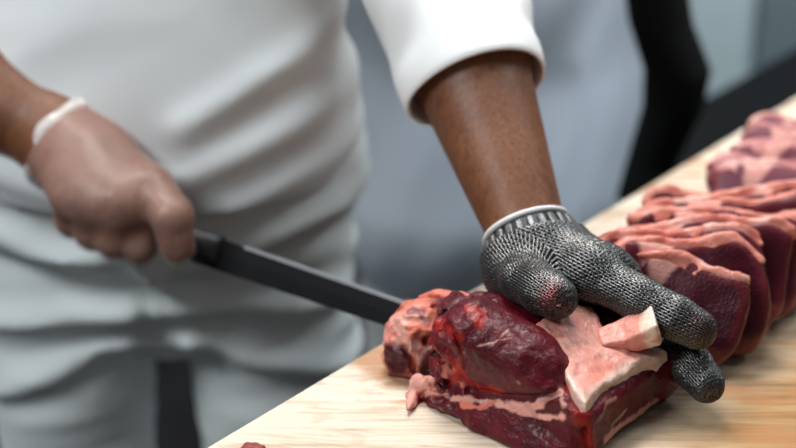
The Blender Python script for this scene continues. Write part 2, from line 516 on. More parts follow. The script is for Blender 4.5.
def hand_shapes(H, W, wr, shrink=0.0):
    s = []
    for k in ('index', 'middle', 'ring', 'little'):
        p, r = H[k]
        s.append((cap(W, p[0], wr * 0.80 - shrink, r[0] * 1.12 - shrink), 0.02))
    p, r = H['thumb']
    s.append((cap(W, p[0], wr * 0.85 - shrink, r[0] * 1.15 - shrink), 0.02))
    s.append((cap(p[0], (H['index'][0][0] + H['middle'][0][0]) / 2, 0.02 - shrink, 0.016 - shrink), 0.018))
    for k in H:
        p, r = H[k]
        for i in range(3): s.append((cap(p[i], p[i + 1], r[i] - shrink, r[i + 1] - shrink), 0.003 if i else 0.006))
    return s

face = []
HC = V(HX - 0.01, 1.40, 1.615)
head = [(ell(HC, (0.077, 0.098, 0.115)), 0.02), (ell(HC + V(0, -0.035, -0.06), (0.052, 0.062, 0.06)), 0.04),
        (cap(HC + V(0, -0.09, 0.008), HC + V(0, -0.112, -0.03), 0.009, 0.014), 0.012),
        (cap(HC + V(-0.018, -0.092, -0.062), HC + V(0.018, -0.092, -0.062), 0.007), 0.006),
        (ell(HC + V(-0.03, -0.088, 0.004), (0.013, 0.01, 0.009)), 0.006), (ell(HC + V(0.03, -0.088, 0.004), (0.013, 0.01, 0.009)), 0.006),
        (ell(HC + V(-0.08, 0.01, -0.012), (0.011, 0.02, 0.033)), 0.008), (ell(HC + V(0.08, 0.01, -0.012), (0.011, 0.02, 0.033)), 0.008)]
def torso_shapes(x, y, g=0.0):
    return [(ell(V(x, y, 0.93), (0.150 + g, 0.112 + g, 0.13 + g)), 0.05),
            (ell(V(x, y + 0.01, 1.08), (0.130 + g, 0.100 + g, 0.15 + g)), 0.06),
            (ell(V(x, y + 0.03, 1.27), (0.155 + g, 0.110 + g, 0.16 + g)), 0.06),
            (cap(V(x - 0.14, y + 0.045, 1.40), V(x + 0.14, y + 0.045, 1.40), 0.055 + g), 0.06)]
def leg_shapes(x, y, g=0.0, z0=0.09):
    s = []
    for sx in (-1, 1):
        s += [(cap(V(x + sx * 0.092, y, 0.87), V(x + sx * 0.096, y, 0.48), 0.071 + g, 0.052 + g), 0.012),
              (cap(V(x + sx * 0.096, y, 0.48), V(x + sx * 0.10, y + 0.02, z0), 0.055 + g, 0.036 + g), 0.02)]
    return s
def foot_shapes(x, y, g=0.0):
    return [(cap(V(x + sx * 0.10, y + 0.03, 0.045), V(x + sx * 0.115, y - 0.14, 0.032), 0.040 + g, 0.030 + g), 0.02) for sx in (-1, 1)]

body = torso_shapes(HX, HY, -0.012) + leg_shapes(HX, HY, -0.016, 0.06) + foot_shapes(HX, HY)
body += [(cap(V(HX, 1.455, 1.42), HC + V(0, 0.015, -0.06), 0.056, 0.052), 0.03)] + head
for S, EL, W, r, k in ((LSH, LE, LW, 0.0262, 1.07), (RSH, RE, RW, 0.0350, 1.13)):
    body += [(cap(S, EL, 0.054, 0.044), 0.04), (cap(EL, EL + (W - EL) * 0.4, 0.041 * k, 0.0435 * k), 0.02), (cap(EL + (W - EL) * 0.4, W, 0.0445 * k, r), 0.02)]
body += hand_shapes(LH, LW, 0.0235, 0.005) + hand_shapes(RH, RW, 0.0335)
v, f = sdf_mesh(union(body), (-0.72, 0.95, -0.02), (0.32, 1.75, 1.78), 0.0034, 0.01)
v = smooth_verts(v, f, 2)
P1 = link('person', v, f, M['skin'], origin=(HX, HY, 0))
tag(P1, 'person in white jacket holding a knife and pressing raw meat with a steel mesh glove', 'person')

# hair and cap
hf = lambda p: smax(ell(HC + V(0, 0.012, 0.012), (0.084, 0.102, 0.118))(p), -(cap(HC + V(0, -0.13, -0.03), HC + V(0, -0.10, -0.2), 0.095)(p)), 0.01)
v, f = sdf_mesh(lambda p: smax(hf(p), HC[2] - 0.04 - p[..., 2], 0.01), HC - 0.16, HC + 0.16, 0.005)
link('hair', v, f, M['hair'], P1)
v, f = sdf_mesh(lambda p: smax(ell(HC + V(0, 0.008, 0.05), (0.091, 0.110, 0.095))(p), HC[2] + 0.055 - p[..., 2], 0.006), HC - 0.18, HC + 0.18, 0.005)
link('cap', v, f, M['white'], P1)

def folds(p, seed, ang, fx, fz, amp, warp=0.35):
    """long soft cloth folds running at an angle in the front plane"""
    c, s = math.cos(ang), math.sin(ang)
    a = p[..., 0] * c + p[..., 2] * s; b = -p[..., 0] * s + p[..., 2] * c
    q = np.stack([a * fx, p[..., 1] * 4, b * fz], -1)
    n = noise(q, 1.0, seed, 2)
    return amp * (1 - 2.2 * np.abs(n))

# trousers: soft horizontal creases, deeper ones fanning from the crotch
trs = [(ell(V(HX, HY + 0.005, 0.805), (0.110, 0.095, 0.085)), 0.0), (ell(V(HX, HY, 0.905), (0.182, 0.122, 0.12)), 0.05)] + leg_shapes(HX, HY, 0.009, 0.07)
tu = union(trs)
crotch = V(HX, HY - 0.08, 0.79)
crease = []
for sx, a0, a1, z0, z1 in ((-1, 0.02, 0.15, 0.80, 0.775), (1, 0.02, 0.15, 0.805, 0.795), (-1, 0.03, 0.16, 0.765, 0.70), (1, 0.03, 0.165, 0.765, 0.72), (1, 0.0, 0.16, 0.845, 0.885), (-1, 0.0, 0.17, 0.85, 0.872)):
    crease.append((V(HX + sx * a0, HY - 0.10, z0), V(HX + sx * a1, HY - 0.10, z1)))
def trouser(p):
    d = tu(p)
    wv = np.clip((1.0 - p[..., 2]) / 0.1, 0, 1)
    d = d - wv * folds(p, 5, 0.12, 5, 22, 0.006)
    for a, b in crease:                       # pulled ridges with a valley just below
        dz = cap(a, b, 0.0)(p * V(1, 0, 1) + V(0, HY - 0.10, 0))
        d = d - 0.010 * np.exp(-(dz / 0.012) ** 2) + 0.003 * np.exp(-((dz - 0.024) / 0.012) ** 2)
    fly = np.exp(-((p[..., 0] - HX - 0.003) / 0.006) ** 2) * (p[..., 2] > 0.79) * (p[..., 1] < HY)
    d = d - 0.006 * fly
    return smax(d, p[..., 2] - 0.985, 0.004)
v, f = sdf_mesh(trouser, (HX - 0.3, HY - 0.25, 0.02), (HX + 0.3, HY + 0.25, 1.05), 0.005, 0.02)
v = smooth_verts(v, f, 1)
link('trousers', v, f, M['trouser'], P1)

# jacket body with diagonal drag folds
jk = union([(ell(V(HX, HY + 0.005, 0.96), (0.152, 0.132, 0.14)), 0.05)] + torso_shapes(HX, HY, 0.018))
drag = [(V(HX + 0.04, 0, 0.985), V(HX + 0.16, 0, 1.045)), (V(HX - 0.02, 0, 0.925), V(HX + 0.16, 0, 0.985)), (V(HX + 0.05, 0, 0.90), V(HX + 0.165, 0, 0.94)), (V(HX - 0.17, 0, 0.945), V(HX - 0.04, 0, 0.925))]
def jacket(p):
    d = jk(p) - folds(p, 9, 0.45, 4, 15, 0.0038)
    q = p * V(1, 0, 1)
    for a, b in drag:
        dz = cap(a, b, 0.0)(q)
        d = d - 0.007 * np.exp(-(dz / 0.015) ** 2)
    d = smax(d, 0.905 + 0.006 * noise(p, 14, 3) - p[..., 2], 0.006)
    return smax(d, -(cap(V(HX, 1.43, 1.44), V(HX, 1.41, 1.6), 0.066)(p)), 0.01)
v, f = sdf_mesh(jacket, (HX - 0.34, HY - 0.25, 0.86), (HX + 0.34, HY + 0.30, 1.52), 0.005, 0.02)
v = smooth_verts(v, f, 1)
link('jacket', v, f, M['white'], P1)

# sleeves: open tubes with a turned cuff
def sleeve(S, EL, W, tcuff, r0, r1, name, seed, tilt=0.0):
    C = EL + (W - EL) * tcuff
    path = [S + (EL - S) * t for t in np.linspace(0, 0.86, 7)] + [EL + (S - EL) * 0.08 + (C - EL) * 0.06] + [EL + (C - EL) * t for t in np.linspace(0.15, 1, 14)]
    path = np.array(path); n = len(path)
    outer, inner = [], []
    rng = np.random.RandomState(seed)
    for i, c in enumerate(path):
        d = unit(path[min(i + 1, n - 1)] - path[max(i - 1, 0)])
        x, y, _ = frame_along(d, (0, -1, 0.2))
        t = i / (n - 1)
        r = 0.072 * (1 - t) + r1 * t if t < 0.5 else (r0 + (r1 - r0) * (t - 0.5) / 0.5)
        th = np.linspace(0, 2 * math.pi, 48, endpoint=False)
        cuff = t > 0.86
        wob = np.array([1 + (0.018 if cuff else 0.05) * math.sin(3 * a + seed + 9 * t) + (0.0 if cuff else 0.025 * math.sin(5 * a - 31 * t)) for a in th])
        rr = r * wob + (0.0025 if cuff else 0)
        ring = c + (x[None] * np.cos(th)[:, None] + y[None] * np.sin(th)[:, None]) * rr[:, None]
        ring2 = c + (x[None] * np.cos(th)[:, None] + y[None] * np.sin(th)[:, None]) * (rr - 0.004)[:, None]
        outer.append([tuple(q) for q in ring]); inner.append([tuple(q) for q in ring2])
    mb = MB(); mb.loft(outer + inner[::-1], closed=True, caps=False)
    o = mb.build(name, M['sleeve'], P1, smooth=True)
    md = o.modifiers.new('soft', 'SUBSURF'); md.levels = md.render_levels = 1
    return o
sleeve(LSH, LE, LW, 0.545, 0.064, 0.0525, 'sleeve', 2)
sleeve(RSH, RE, RW, 0.12, 0.064, 0.056, 'sleeve', 4)
for sx in (-1, 1):
    a, b = V(HX + sx * 0.10, HY + 0.04, 0.045), V(HX + sx * 0.117, HY - 0.155, 0.03)
    fn = union([(cap(a, b, 0.052, 0.044), 0.01), (cap(a + V(0, 0, 0.02), a + V(0, 0, 0.07), 0.052), 0.02)])
    v, f = sdf_mesh(lambda p: smax(fn(p), 0.001 - p[..., 2], 0.004), a - 0.30, b + 0.32, 0.006)
    link('shoe', v, f, M['shoe'], P1)

# steel mesh glove -----------------------------------------------------------
axisL = unit(LW - LE)
lf = union(hand_shapes(LH, LW, 0.0275) + [(cap(LW - axisL * 0.012, LW + axisL * 0.02, 0.0305, 0.031), 0.02)])
def glove_fn(p):
    d = lf(p)
    return smax(d, -((p - (LW - axisL * 0.009)) @ axisL), 0.002)
hi_ = np.max([q for k in LH for q in LH[k][0]] + [LW], axis=0) + 0.05
lo_ = np.min([q for k in LH for q in LH[k][0]] + [LW], axis=0) - 0.05
v, f = sdf_mesh(glove_fn, lo_, hi_, 0.00072, 0.002)
v = smooth_verts(v, f, 3)
nrm = vnormals(v, f)
bones = []
pm = (LH['index'][0][0] + LH['middle'][0][0] + LH['ring'][0][0]) / 3
bones.append((LW, pm, 0.032, 0.0))
for k in LH:
    p, r = LH[k]; L = 0.0
    for i in range(3):
        bones.append((p[i], p[i + 1], r[i], L)); L += np.linalg.norm(p[i + 1] - p[i])
best = np.full(len(v), 1e9); uu = np.zeros(len(v)); vv = np.zeros(len(v))
refv = unit(V(0.3, -0.6, 0.7))
for a, b, r, L in bones:
    ab = b - a; ln = np.linalg.norm(ab); d = ab / ln
    t = (v - a) @ d
    tc = np.clip(t, 0, ln)
    q = v - a - tc[:, None] * d
    dist = np.linalg.norm(q, axis=1) - r
    x = unit(np.cross(d, refv)); y = np.cross(d, x)
    ang = np.arctan2(q @ y, q @ x)
    m = dist < best
    best[m] = dist[m]; uu[m] = (L + t)[m]; vv[m] = (ang * r)[m]
pu, pv = 0.0046, 0.0041
row = np.floor(uu / pu * 2)
cu = (uu / (pu / 2)) - row - 0.5
cv = vv / pv + 0.5 * (row % 2); cv = cv - np.floor(cv) - 0.5
def ringh(du, dv):
    rr = np.sqrt((du * 1.0) ** 2 + (dv * 2.0) ** 2)
    return np.exp(-((rr - 0.62) / 0.26) ** 2)
h0 = ringh(cu, cv)
bead = np.maximum(h0, 0)
disp = 0.0016 * (bead - 0.6) + 0.0012 * noise(v, 70, 4, 2)
v2 = v + nrm * disp[:, None]
c = np.outer(np.clip(bead, 0, 1) ** 2.0, V(0.21, 0.206, 0.20)) + V(0.006, 0.006, 0.0065)
tipc = U(548, 296, 1.155)
bl = np.clip(1.25 - np.linalg.norm(v - tipc, axis=1) / 0.012 + 0.5 * noise(v, 260, 8, 2), 0, 1)[:, None]
bl2 = np.clip(1.0 - np.linalg.norm(v - U(700, 322, 1.16), axis=1) / 0.012 + 0.6 * noise(v, 260, 9, 2), 0, 1)[:, None] * 0.5
bl = np.maximum(bl, bl2) * 0.45
c = c * (1 - bl) + bl * V(0.34, 0.02, 0.02) * (0.35 + 0.65 * bead[:, None])
G = link('mesh_glove', v2, f, M['mail'], P1, col=c)
G['label'] = 'dark grey steel mesh glove'
# cuff of small steel plates with pale hem
gc = LW - axisL * 0.016
X_, Y_, D_ = frame_along(axisL, (0, -1, 0.3))
th = np.linspace(0, 2 * math.pi, 64, endpoint=False)
def cring(off, r): return [tuple(gc + D_ * off + (X_ * math.cos(a) + Y_ * math.sin(a)) * r) for a in th]
mb = MB(); mb.loft([cring(0.016, 0.0362), cring(-0.004, 0.0312), cring(-0.004, 0.0285), cring(0.018, 0.0325)], closed=True, caps=False)
band = mb.build('cuff', M['steel_dark'], G, smooth=False)
mb = MB()
for i in range(26):
    a = 2 * math.pi * i / 26
    rd = X_ * math.cos(a) + Y_ * math.sin(a); tg = -X_ * math.sin(a) + Y_ * math.cos(a)
    ctr = gc + rd * 0.0350 + D_ * 0.0075
    rs = []
    for o, s in ((-0.0095, 0.7), (-0.008, 1), (0.008, 1), (0.0095, 0.7)):
        rs.append([tuple(ctr + D_ * o + tg * (x * s) + rd * (y * s + 0.22 * o)) for x, y in ((-0.0026, -0.001), (0.0026, -0.001), (0.0026, 0.0008), (0.0015, 0.0018), (-0.0015, 0.0018), (-0.0026, 0.0008))])
    mb.loft(rs)
mb.build('cuff_plates', M['plate'], G)
mb = MB(); rings = []
for a in th:
    rd = X_ * math.cos(a) + Y_ * math.sin(a)
    rings.append([tuple(gc - D_ * 0.0065 + rd * (0.0305 + 0.0026 * math.cos(t)) + D_ * 0.0024 * math.sin(t)) for t in np.linspace(0, 2 * math.pi, 8, endpoint=False)])
mb.loft(rings, closed=True)
mb.build('cuff_hem', M['hem'], G, smooth=True)

# clear disposable glove -------------------------------------------------------
axisR = unit(U(134, 200, 1.385) - U(62, 134, 1.405))
rf = union(hand_shapes(RH, RW, 0.0335) + [(cap(RW - axisR * 0.01, RW, 0.035, 0.034), 0.02)])
def vin(p):
    d = rf(p) - 0.0016 - 0.0006 * noise(p, 60, 7, 2)
    return smax(d, -((p - (RW + axisR * 0.006)) @ axisR), 0.002)
hi_ = np.max([q for k in RH for q in RH[k][0]] + [RW], axis=0) + 0.06
lo_ = np.min([q for k in RH for q in RH[k][0]] + [RW], axis=0) - 0.06
v, f = sdf_mesh(vin, lo_, hi_, 0.0016, 0.003)
v = smooth_verts(v, f, 2)
# leave the wrist end open
keep = (((v[f].mean(1)) - (RW + axisR * 0.008)) @ axisR) > 0
DG = link('disposable_glove', v, f[keep], M['vinyl'], P1)
DG['label'] = 'clear thin disposable glove'
X_, Y_, D_ = frame_along(axisR, (0, -1, 0.3))
gc = RW + axisR * 0.008
mb = MB(); rings = []
for k, a in enumerate(th):
    rd = X_ * math.cos(a) + Y_ * math.sin(a)
    wv = 0.003 * math.sin(3 * a + 1) + 0.0015 * math.sin(7 * a)
    R0 = 0.0415 + 0.0012 * math.sin(5 * a)
    rings.append([tuple(gc + D_ * wv + rd * (R0 + 0.0035 * math.cos(t)) + D_ * 0.0062 * math.sin(t)) for t in np.linspace(0, 2 * math.pi, 10, endpoint=False)])
mb.loft(rings, closed=True)
mb.build('rolled_cuff', M['vinyl_roll'], DG, smooth=True)

# ------------------------------------------------------------------ knife
KA, KB = U(62, 193, 1.392), U(202, 246, 1.362)      # handle back end and bolster
KT = U(432, 325, 1.268)                             # tip, behind the roast
kd = unit(KB - KA)
kx = unit(KT - KB)
kn = unit(np.cross(kx, UPV)); ku = np.cross(kn, kx); ku = ku * np.sign(ku @ UPV); kn = np.cross(kx, ku)
KR = bpy.data.objects.new('knife', None); COL.objects.link(KR); KR.location = KB; KR['_o'] = KB.tolist()
tag(KR, 'long black-handled butcher knife, dark reflection painted on its blade, gripped in the clear gloved hand, blade pointing at the roast', 'knife')
L = np.linalg.norm(KT - KB)
sec, spn = [], []
for t in np.linspace(-0.04, 1, 24):
    hh = (0.0125 - 0.0025 * t) * (1 if t < 0.9 else math.sqrt(max(0.05, 1 - ((t - 0.9) / 0.105) ** 2)))
    c = KB + kx * L * t
    top = 0.0105 - 0.0018 * t
    sec.append([tuple(c + ku * y + kn * x) for x, y in ((-0.0014, top), (0.0014, top), (0.0011, top - hh), (0.0002, top - 2 * hh), (-0.0002, top - 2 * hh), (-0.0011, top - hh))])
    spn.append([tuple(c + ku * y + kn * x) for x, y in ((-0.0018, top - 0.0012), (0.0018, top - 0.0012), (0.0018, top + 0.0010), (-0.0018, top + 0.0010))])
MB().loft(sec).build('blade', M['blade'], KR)
sp = MB().loft(spn[5:]).build('spine', M['spine'], KR); sp['label'] = 'spine strip with its highlight painted in'
hs = []
LH_ = np.linalg.norm(KA - KB)
for t, a, b in ((-0.14, 0.010, 0.007), (-0.12, 0.0135, 0.0095), (0.0, 0.0125, 0.0095), (0.3, 0.0128, 0.0105), (0.6, 0.0118, 0.010), (0.9, 0.014, 0.011), (1.0, 0.013, 0.010), (1.03, 0.008, 0.006)):
    c = KB - kd * LH_ * t
    hs.append([tuple(c + ku * a * math.cos(q) + kn * b * math.sin(q)) for q in np.linspace(0, 2 * math.pi, 20, endpoint=False)])
MB().loft(hs).build('handle', M['handle'], KR, smooth=True)

# ------------------------------------------------------------------ the roast
C0 = T(583, 466)
ex, ey = unit(V(0.63, 0.78, 0)), unit(V(-0.80, 0.60, 0))
ey = unit(ey - (ey @ ex) * ex)
RM = np.stack([ex, ey, V(0, 0, 1)], 1)
def W2L(p): return (p - C0) @ RM
def Lp(a, b, z): return C0 + ex * a + ey * b + V(0, 0, z)
def face_l(x, y, a=0.0): return on_plane(x, y, Lp(a, 0, 0), ex)     # broad face towards the camera's left
def face_r(x, y, b=0.0): return on_plane(x, y, Lp(0, b, 0), ey)     # cut face towards the camera's right
SL0, SLK = 0.037, 0.34                       # the top slopes up from the cut face
NRMS = unit(V(0, 0, 1) - SLK * ey)
def slope_pt(x, y, lift=0.0): return on_plane(x, y, Lp(0, 0, SL0) + NRMS * lift, NRMS)
def on_surf(fn, x, y, d0=0.95):
    """first point of a shape met along the view through a pixel"""
    o = V(0, 0, CZ); r = unit(FWD + RGT * (x - 398) / F + UPV * (224 - y) / F); t = d0
    ts = np.arange(d0, 1.6, 0.0008)
    d = fn(o + r * ts[:, None])
    hit = np.nonzero(d < 0)[0]
    return o + r * ts[hit[0] if len(hit) else int(np.argmin(d))]
wedge = rbox(Lp(0.058, 0.060, 0.030), (0.060, 0.062, 0.030), 0.010, RM)
wedge_f = lambda p: smax(wedge(p), ((p - Lp(0, 0, SL0)) @ NRMS), 0.006)
rs = [(wedge_f, 0),
      (rbox(face_l(502, 352, 0.017), (0.023, 0.039, 0.027), 0.019, RM @ rotm(0.20, -0.25, 0.05)), 0.006),
      (rbox(face_l(530, 372, 0.017), (0.020, 0.024, 0.022), 0.015, RM @ rotm(0.35, -0.3, 0)), 0.006),
      (rbox(face_l(530, 436, 0.010), (0.022, 0.048, 0.020), 0.016, RM @ rotm(0.06, 0, 0)), 0.014),
      (rbox(face_l(452, 402, 0.014), (0.018, 0.026, 0.014), 0.012, RM @ rotm(-0.15, 0, 0)), 0.014),
      (ell(face_l(462, 352, 0.016), (0.018, 0.022, 0.032), RM), 0.005),
      (ell(U(410, 344, 1.236), (0.017, 0.019, 0.025)), 0.006),
      (ell(U(428, 325, 1.240), (0.022, 0.020, 0.019)), 0.006),
      (ell(U(397, 358, 1.240), (0.008, 0.012, 0.014)), 0.002),
      (ell(U(470, 313, 1.225), (0.026, 0.018, 0.013)), 0.006),
      (ell(face_r(662, 376, 0.004), (0.014, 0.012, 0.016), RM), 0.008)]
ru = union(rs)
def s3(fn, pts): return [on_surf(fn, x, y) for x, y in pts]
def polyl(p, pts):
    d = np.full(p.shape[:-1], 1e9)
    for i in range(len(pts) - 1): d = np.minimum(d, cap(pts[i], pts[i + 1], 0.0)(p))
    return d
grooves = [(s3(ru, g), r, s_) for g, r, s_ in (
    ([(447, 326), (449, 345), (455, 368), (470, 388)], 0.0042, 0.003),
    ([(428, 340), (438, 356), (450, 372)], 0.0042, 0.003),
    ([(470, 391), (500, 397), (530, 399), (562, 394)], 0.0030, 0.003),
    ([(434, 308), (446, 313)], 0.0024, 0.003),
    ([(404, 348), (412, 356), (414, 370)], 0.0026, 0.003),
    ([(424, 372), (436, 376), (446, 384)], 0.0034, 0.003),
    ([(456, 335), (462, 350), (466, 372)], 0.0018, 0.002),
    ([(568, 385), (580, 408), (588, 450)], 0.0016, 0.003))]
def roast(p):
    d = ru(p)
    q = W2L(p)
    left = np.clip((q[..., 1] - 0.085) / 0.02, 0, 1)
    n = noise(p, 58, 21, 3)
    d = d - 0.0022 * noise(p, 40, 25, 2) * (1 - left) - 0.0032 * left * (1 - 2.6 * np.abs(n)) - 0.0009 * noise(p, 200, 5, 2)
    for g, r, s_ in grooves: d = smax(d, -(polyl(p, g) - r), s_)
    return smax(d, 0.0006 - q[..., 2], 0.002)
v, f = sdf_mesh(roast, Lp(0.05, 0.08, 0.03) - V(0.15, 0.15, 0.05), Lp(0.05, 0.08, 0.03) + V(0.15, 0.15, 0.07), 0.0011, 0.006)
v = smooth_verts(v, f, 1)
LEAN, DARK, RED = V(0.092, 0.0055, 0.012), V(0.045, 0.003, 0.008), V(0.36, 0.018, 0.014)
FAT, PINK, CREAM = V(0.70, 0.34, 0.28), V(0.56, 0.16, 0.11), V(0.82, 0.66, 0.55)
q = W2L(v)
nn = noise(v, 90, 31, 3); n2 = noise(v, 35, 33, 2); n3 = noise(v, 150, 35, 3)
# muscle fibres: fine light flecks drawn out along the grain
fib = noise(q * V(1.0, 0.35, 1.0), 260, 37, 2)
col = LEAN[None] * (1 + 0.35 * n2[:, None] + 0.25 * fib[:, None]) + np.clip(nn, 0, 1)[:, None] * V(0.05, 0.002, 0.002)
def paint(col, m, c): m = np.clip(m, 0, 1)[:, None]; return col * (1 - m) + np.asarray(c) * m
def stroke(pts, r, soft=0.5, na=0.6, fr=160, sd=41):
    return np.clip((r - polyl(v, s3(roast, pts)) + r * na * noise(v, fr, sd, 3)) / (r * soft), 0, 1)
# fatty left lobe, red torn flesh beside it
lobe = np.clip((0.034 - np.linalg.norm((v - U(414, 334, 1.236)), axis=1)) / 0.006 + 0.9 * n2 + 0.6 * nn, 0, 1)
col = paint(col, lobe, PINK * 1.1)
col = paint(col, lobe * np.clip(noise(v, 75, 77, 3) * 4, 0, 1), FAT)
col = paint(col, lobe * np.clip(noise(v, 110, 79, 2) * 4 - 1.0, 0, 1) * 0.8, LEAN * 1.5)
dk_ = np.clip((0.014 - np.linalg.norm(v - on_surf(roast, 394, 360), axis=1)) / 0.004 + 0.5 * nn, 0, 1)
col = paint(col, dk_, DARK * 1.5)
torn = np.clip((0.026 - np.linalg.norm(v - on_surf(roast, 442, 350), axis=1)) / 0.008, 0, 1) * np.clip(n3 * 3 + 0.3, 0, 1)
col = paint(col, torn * 0.5, RED)
torn2 = np.clip((0.022 - np.linalg.norm(v - on_surf(roast, 450, 380), axis=1)) / 0.008, 0, 1) * np.clip(noise(v, 120, 91, 3) * 4 - 0.9, 0, 1)
col = paint(col, torn2 * 0.9, PINK)
for pts, r in (([(438, 322), (450, 330), (460, 338)], 0.004), ([(456, 362), (464, 376), (482, 388), (500, 392)], 0.0048), ([(470, 308), (482, 314), (478, 322)], 0.005), ([(428, 388), (445, 384), (455, 378)], 0.004)):
    col = paint(col, 0.75 * stroke(pts, r * 1.1), RED)
# pale seam between the two muscles, tag at its left end and veins
for pts, r, c in (([(412, 392), (424, 386), (432, 392)], 0.005, FAT), ([(432, 393), (455, 398), (480, 401), (500, 404)], 0.0024, FAT * 0.9),
                  ([(462, 404), (480, 408), (496, 402)], 0.0022, PINK * 1.2),
                  ([(498, 405), (518, 408), (538, 407), (552, 397)], 0.0036, FAT * 1.2), ([(520, 412), (545, 417), (562, 417)], 0.0030, FAT * 1.2),
                  ([(548, 400), (560, 392), (563, 404)], 0.0026, FAT), ([(528, 404), (536, 415)], 0.0026, FAT),
                  ([(464, 352), (478, 346), (496, 342), (508, 330)], 0.0007, FAT * 0.6), ([(505, 365), (512, 375), (520, 384)], 0.0006, FAT * 0.5), ([(492, 345), (500, 340), (512, 338)], 0.0006, FAT * 0.5),
                  ([(440, 408), (455, 420), (470, 434)], 0.0010, FAT * 0.7)):
    col = paint(col, stroke(pts, r, 0.45, 1.1, 130), c)
# bright red front corner and fat along the foot of the cut face
col = paint(col, 0.8 * stroke([(572, 392), (582, 412), (588, 440)], 0.0075, 0.9), RED)
col = paint(col, stroke([(606, 440), (630, 420), (654, 402)], 0.0042), FAT * 0.85)
col = paint(col, stroke([(600, 418), (606, 404), (616, 398)], 0.0018), FAT * 0.5)
col = paint(col, stroke([(612, 425), (626, 410)], 0.0014), FAT * 0.6)
RO = link('beef_roast', v, f, M['lean'], origin=tuple(Lp(0.06, 0.06, 0)), col=col)
tag(RO, 'large dark red raw beef roast with fat on top, held by the mesh glove', 'meat')

# fat layer: irregular slab lying on the sloping top
def poly_sd(p2, P):
    d = np.full(p2.shape[:-1], 1e9); s = np.ones(p2.shape[:-1])
    n = len(P)
    for i in range(n):
        a, b = P[i], P[i - 1]
        e = b - a; w_ = p2 - a
        t = np.clip((w_ @ e) / (e @ e), 0, 1)
        d = np.minimum(d, ((w_ - t[..., None] * e) ** 2).sum(-1))
        c1 = p2[..., 1] >= a[1]; c2 = p2[..., 1] < b[1]; c3 = e[0] * w_[..., 1] > e[1] * w_[..., 0]
        s = np.where((c1 & c2 & c3) | (~c1 & ~c2 & ~c3), -s, s)
    return s * np.sqrt(d)
FPX = [(528, 325), (548, 312), (575, 302), (592, 304), (600, 318), (606, 334), (628, 340), (650, 344), (667, 350), (652, 359), (630, 368), (611, 379), (598, 391), (586, 404), (573, 388), (564, 370), (556, 350), (544, 334)]
fpts = [slope_pt(x, y, 0.006) for x, y in FPX]
poly = np.array([W2L(p)[:2] for p in fpts])
def fatslab(p):
    q = W2L(p)
    wob = 0.0018 * noise(p, 120, 12, 3)
    d2 = poly_sd(q[..., :2], poly) + wob
    h_ = (p - Lp(0, 0, SL0)) @ NRMS
    th_ = 0.0062 + 0.0026 * noise(p, 60, 13, 3) + 0.0010 * noise(p, 170, 14, 2)
    return smax(smax(d2, h_ - th_, 0.003), -0.012 - h_, 0.002)
P3 = np.array(fpts)
v, f = sdf_mesh(fatslab, P3.min(0) - 0.02, P3.max(0) + 0.02, 0.0011, 0.004)
v = smooth_verts(v, f, 1)
n1 = noise(v, 130, 51, 3); n2 = noise(v, 45, 52, 2); n3 = noise(v, 300, 53, 2)
col = FAT[None] * (1 + 0.12 * n1[:, None]) + 0 * v
col = paint(col, np.clip(n2 * 1.8 + 0.25, 0, 1) * 0.6, PINK * 1.3)
col = paint(col, np.clip((0.14 - np.abs(noise(v, 70, 55, 3))) * 6, 0, 1) * 0.35, PINK)
col = paint(col, np.clip(n1 * 2.6 - 0.9, 0, 1) * 0.7, RED * 1.3)
col = paint(col, np.clip(n3 * 3 - 1.2, 0, 1) * 0.6, PINK)
bq = W2L(v)[:, 1]
edge = np.clip(1.0 + poly_sd(W2L(v)[:, :2], poly) / 0.006 + 0.4 * n1, 0, 1) * np.clip((0.03 - bq) / 0.02, 0, 1)
col = paint(col, edge * 0.9, CREAM)
FL = link('fat_layer', v, f, M['fat'], RO, col=col); FL['label'] = 'pink and cream layer of fat'
# curled flap of fat, its cut end turned up
f0, f1 = slope_pt(604, 338, 0.006), slope_pt(650, 336, 0.014)
fx_ = unit(f1 - f0 + NRMS * 0.010); fz_ = unit(NRMS - (NRMS @ fx_) * fx_); fy_ = np.cross(fz_, fx_)
FR = np.stack([fx_, fy_, fz_], 1); fc = (f0 + f1) / 2 + NRMS * 0.003
def flap(p):
    q = (p - fc) @ FR
    bend = q[..., 2] - 8 * (q[..., 0] + 0.006) ** 2
    q2 = np.stack([q[..., 0], q[..., 1], bend], -1)
    wd = 0.012 + 0.20 * (q[..., 0] + 0.018)
    q3 = np.abs(q2) - np.stack([np.full_like(wd, 0.020), wd * 0.75, 0.0035 + 0.17 * (q[..., 0] + 0.018)], -1) + 0.0025
    return np.linalg.norm(np.maximum(q3, 0), axis=-1) + np.minimum(q3.max(-1), 0) - 0.0025 - 0.0022 * noise(p, 80, 18, 3)
v, f = sdf_mesh(flap, fc - 0.045, fc + 0.045, 0.0011, 0.004)
v = smooth_verts(v, f, 1)
qq = (v - fc) @ FR; n1 = noise(v, 120, 61, 3)
col = (0.6 * FAT + 0.5 * PINK)[None] * (1 + 0.2 * n1[:, None]) + 0 * v
col = paint(col, np.clip((qq[:, 0] - 0.008) / 0.005 + n1, 0, 1), CREAM)
col = paint(col, np.clip(n1 * 2 - 0.6, 0, 1), RED)
o = link('fat_flap', v, f, M['fat'], RO, col=col); o['label'] = 'curled pink flap of fat'
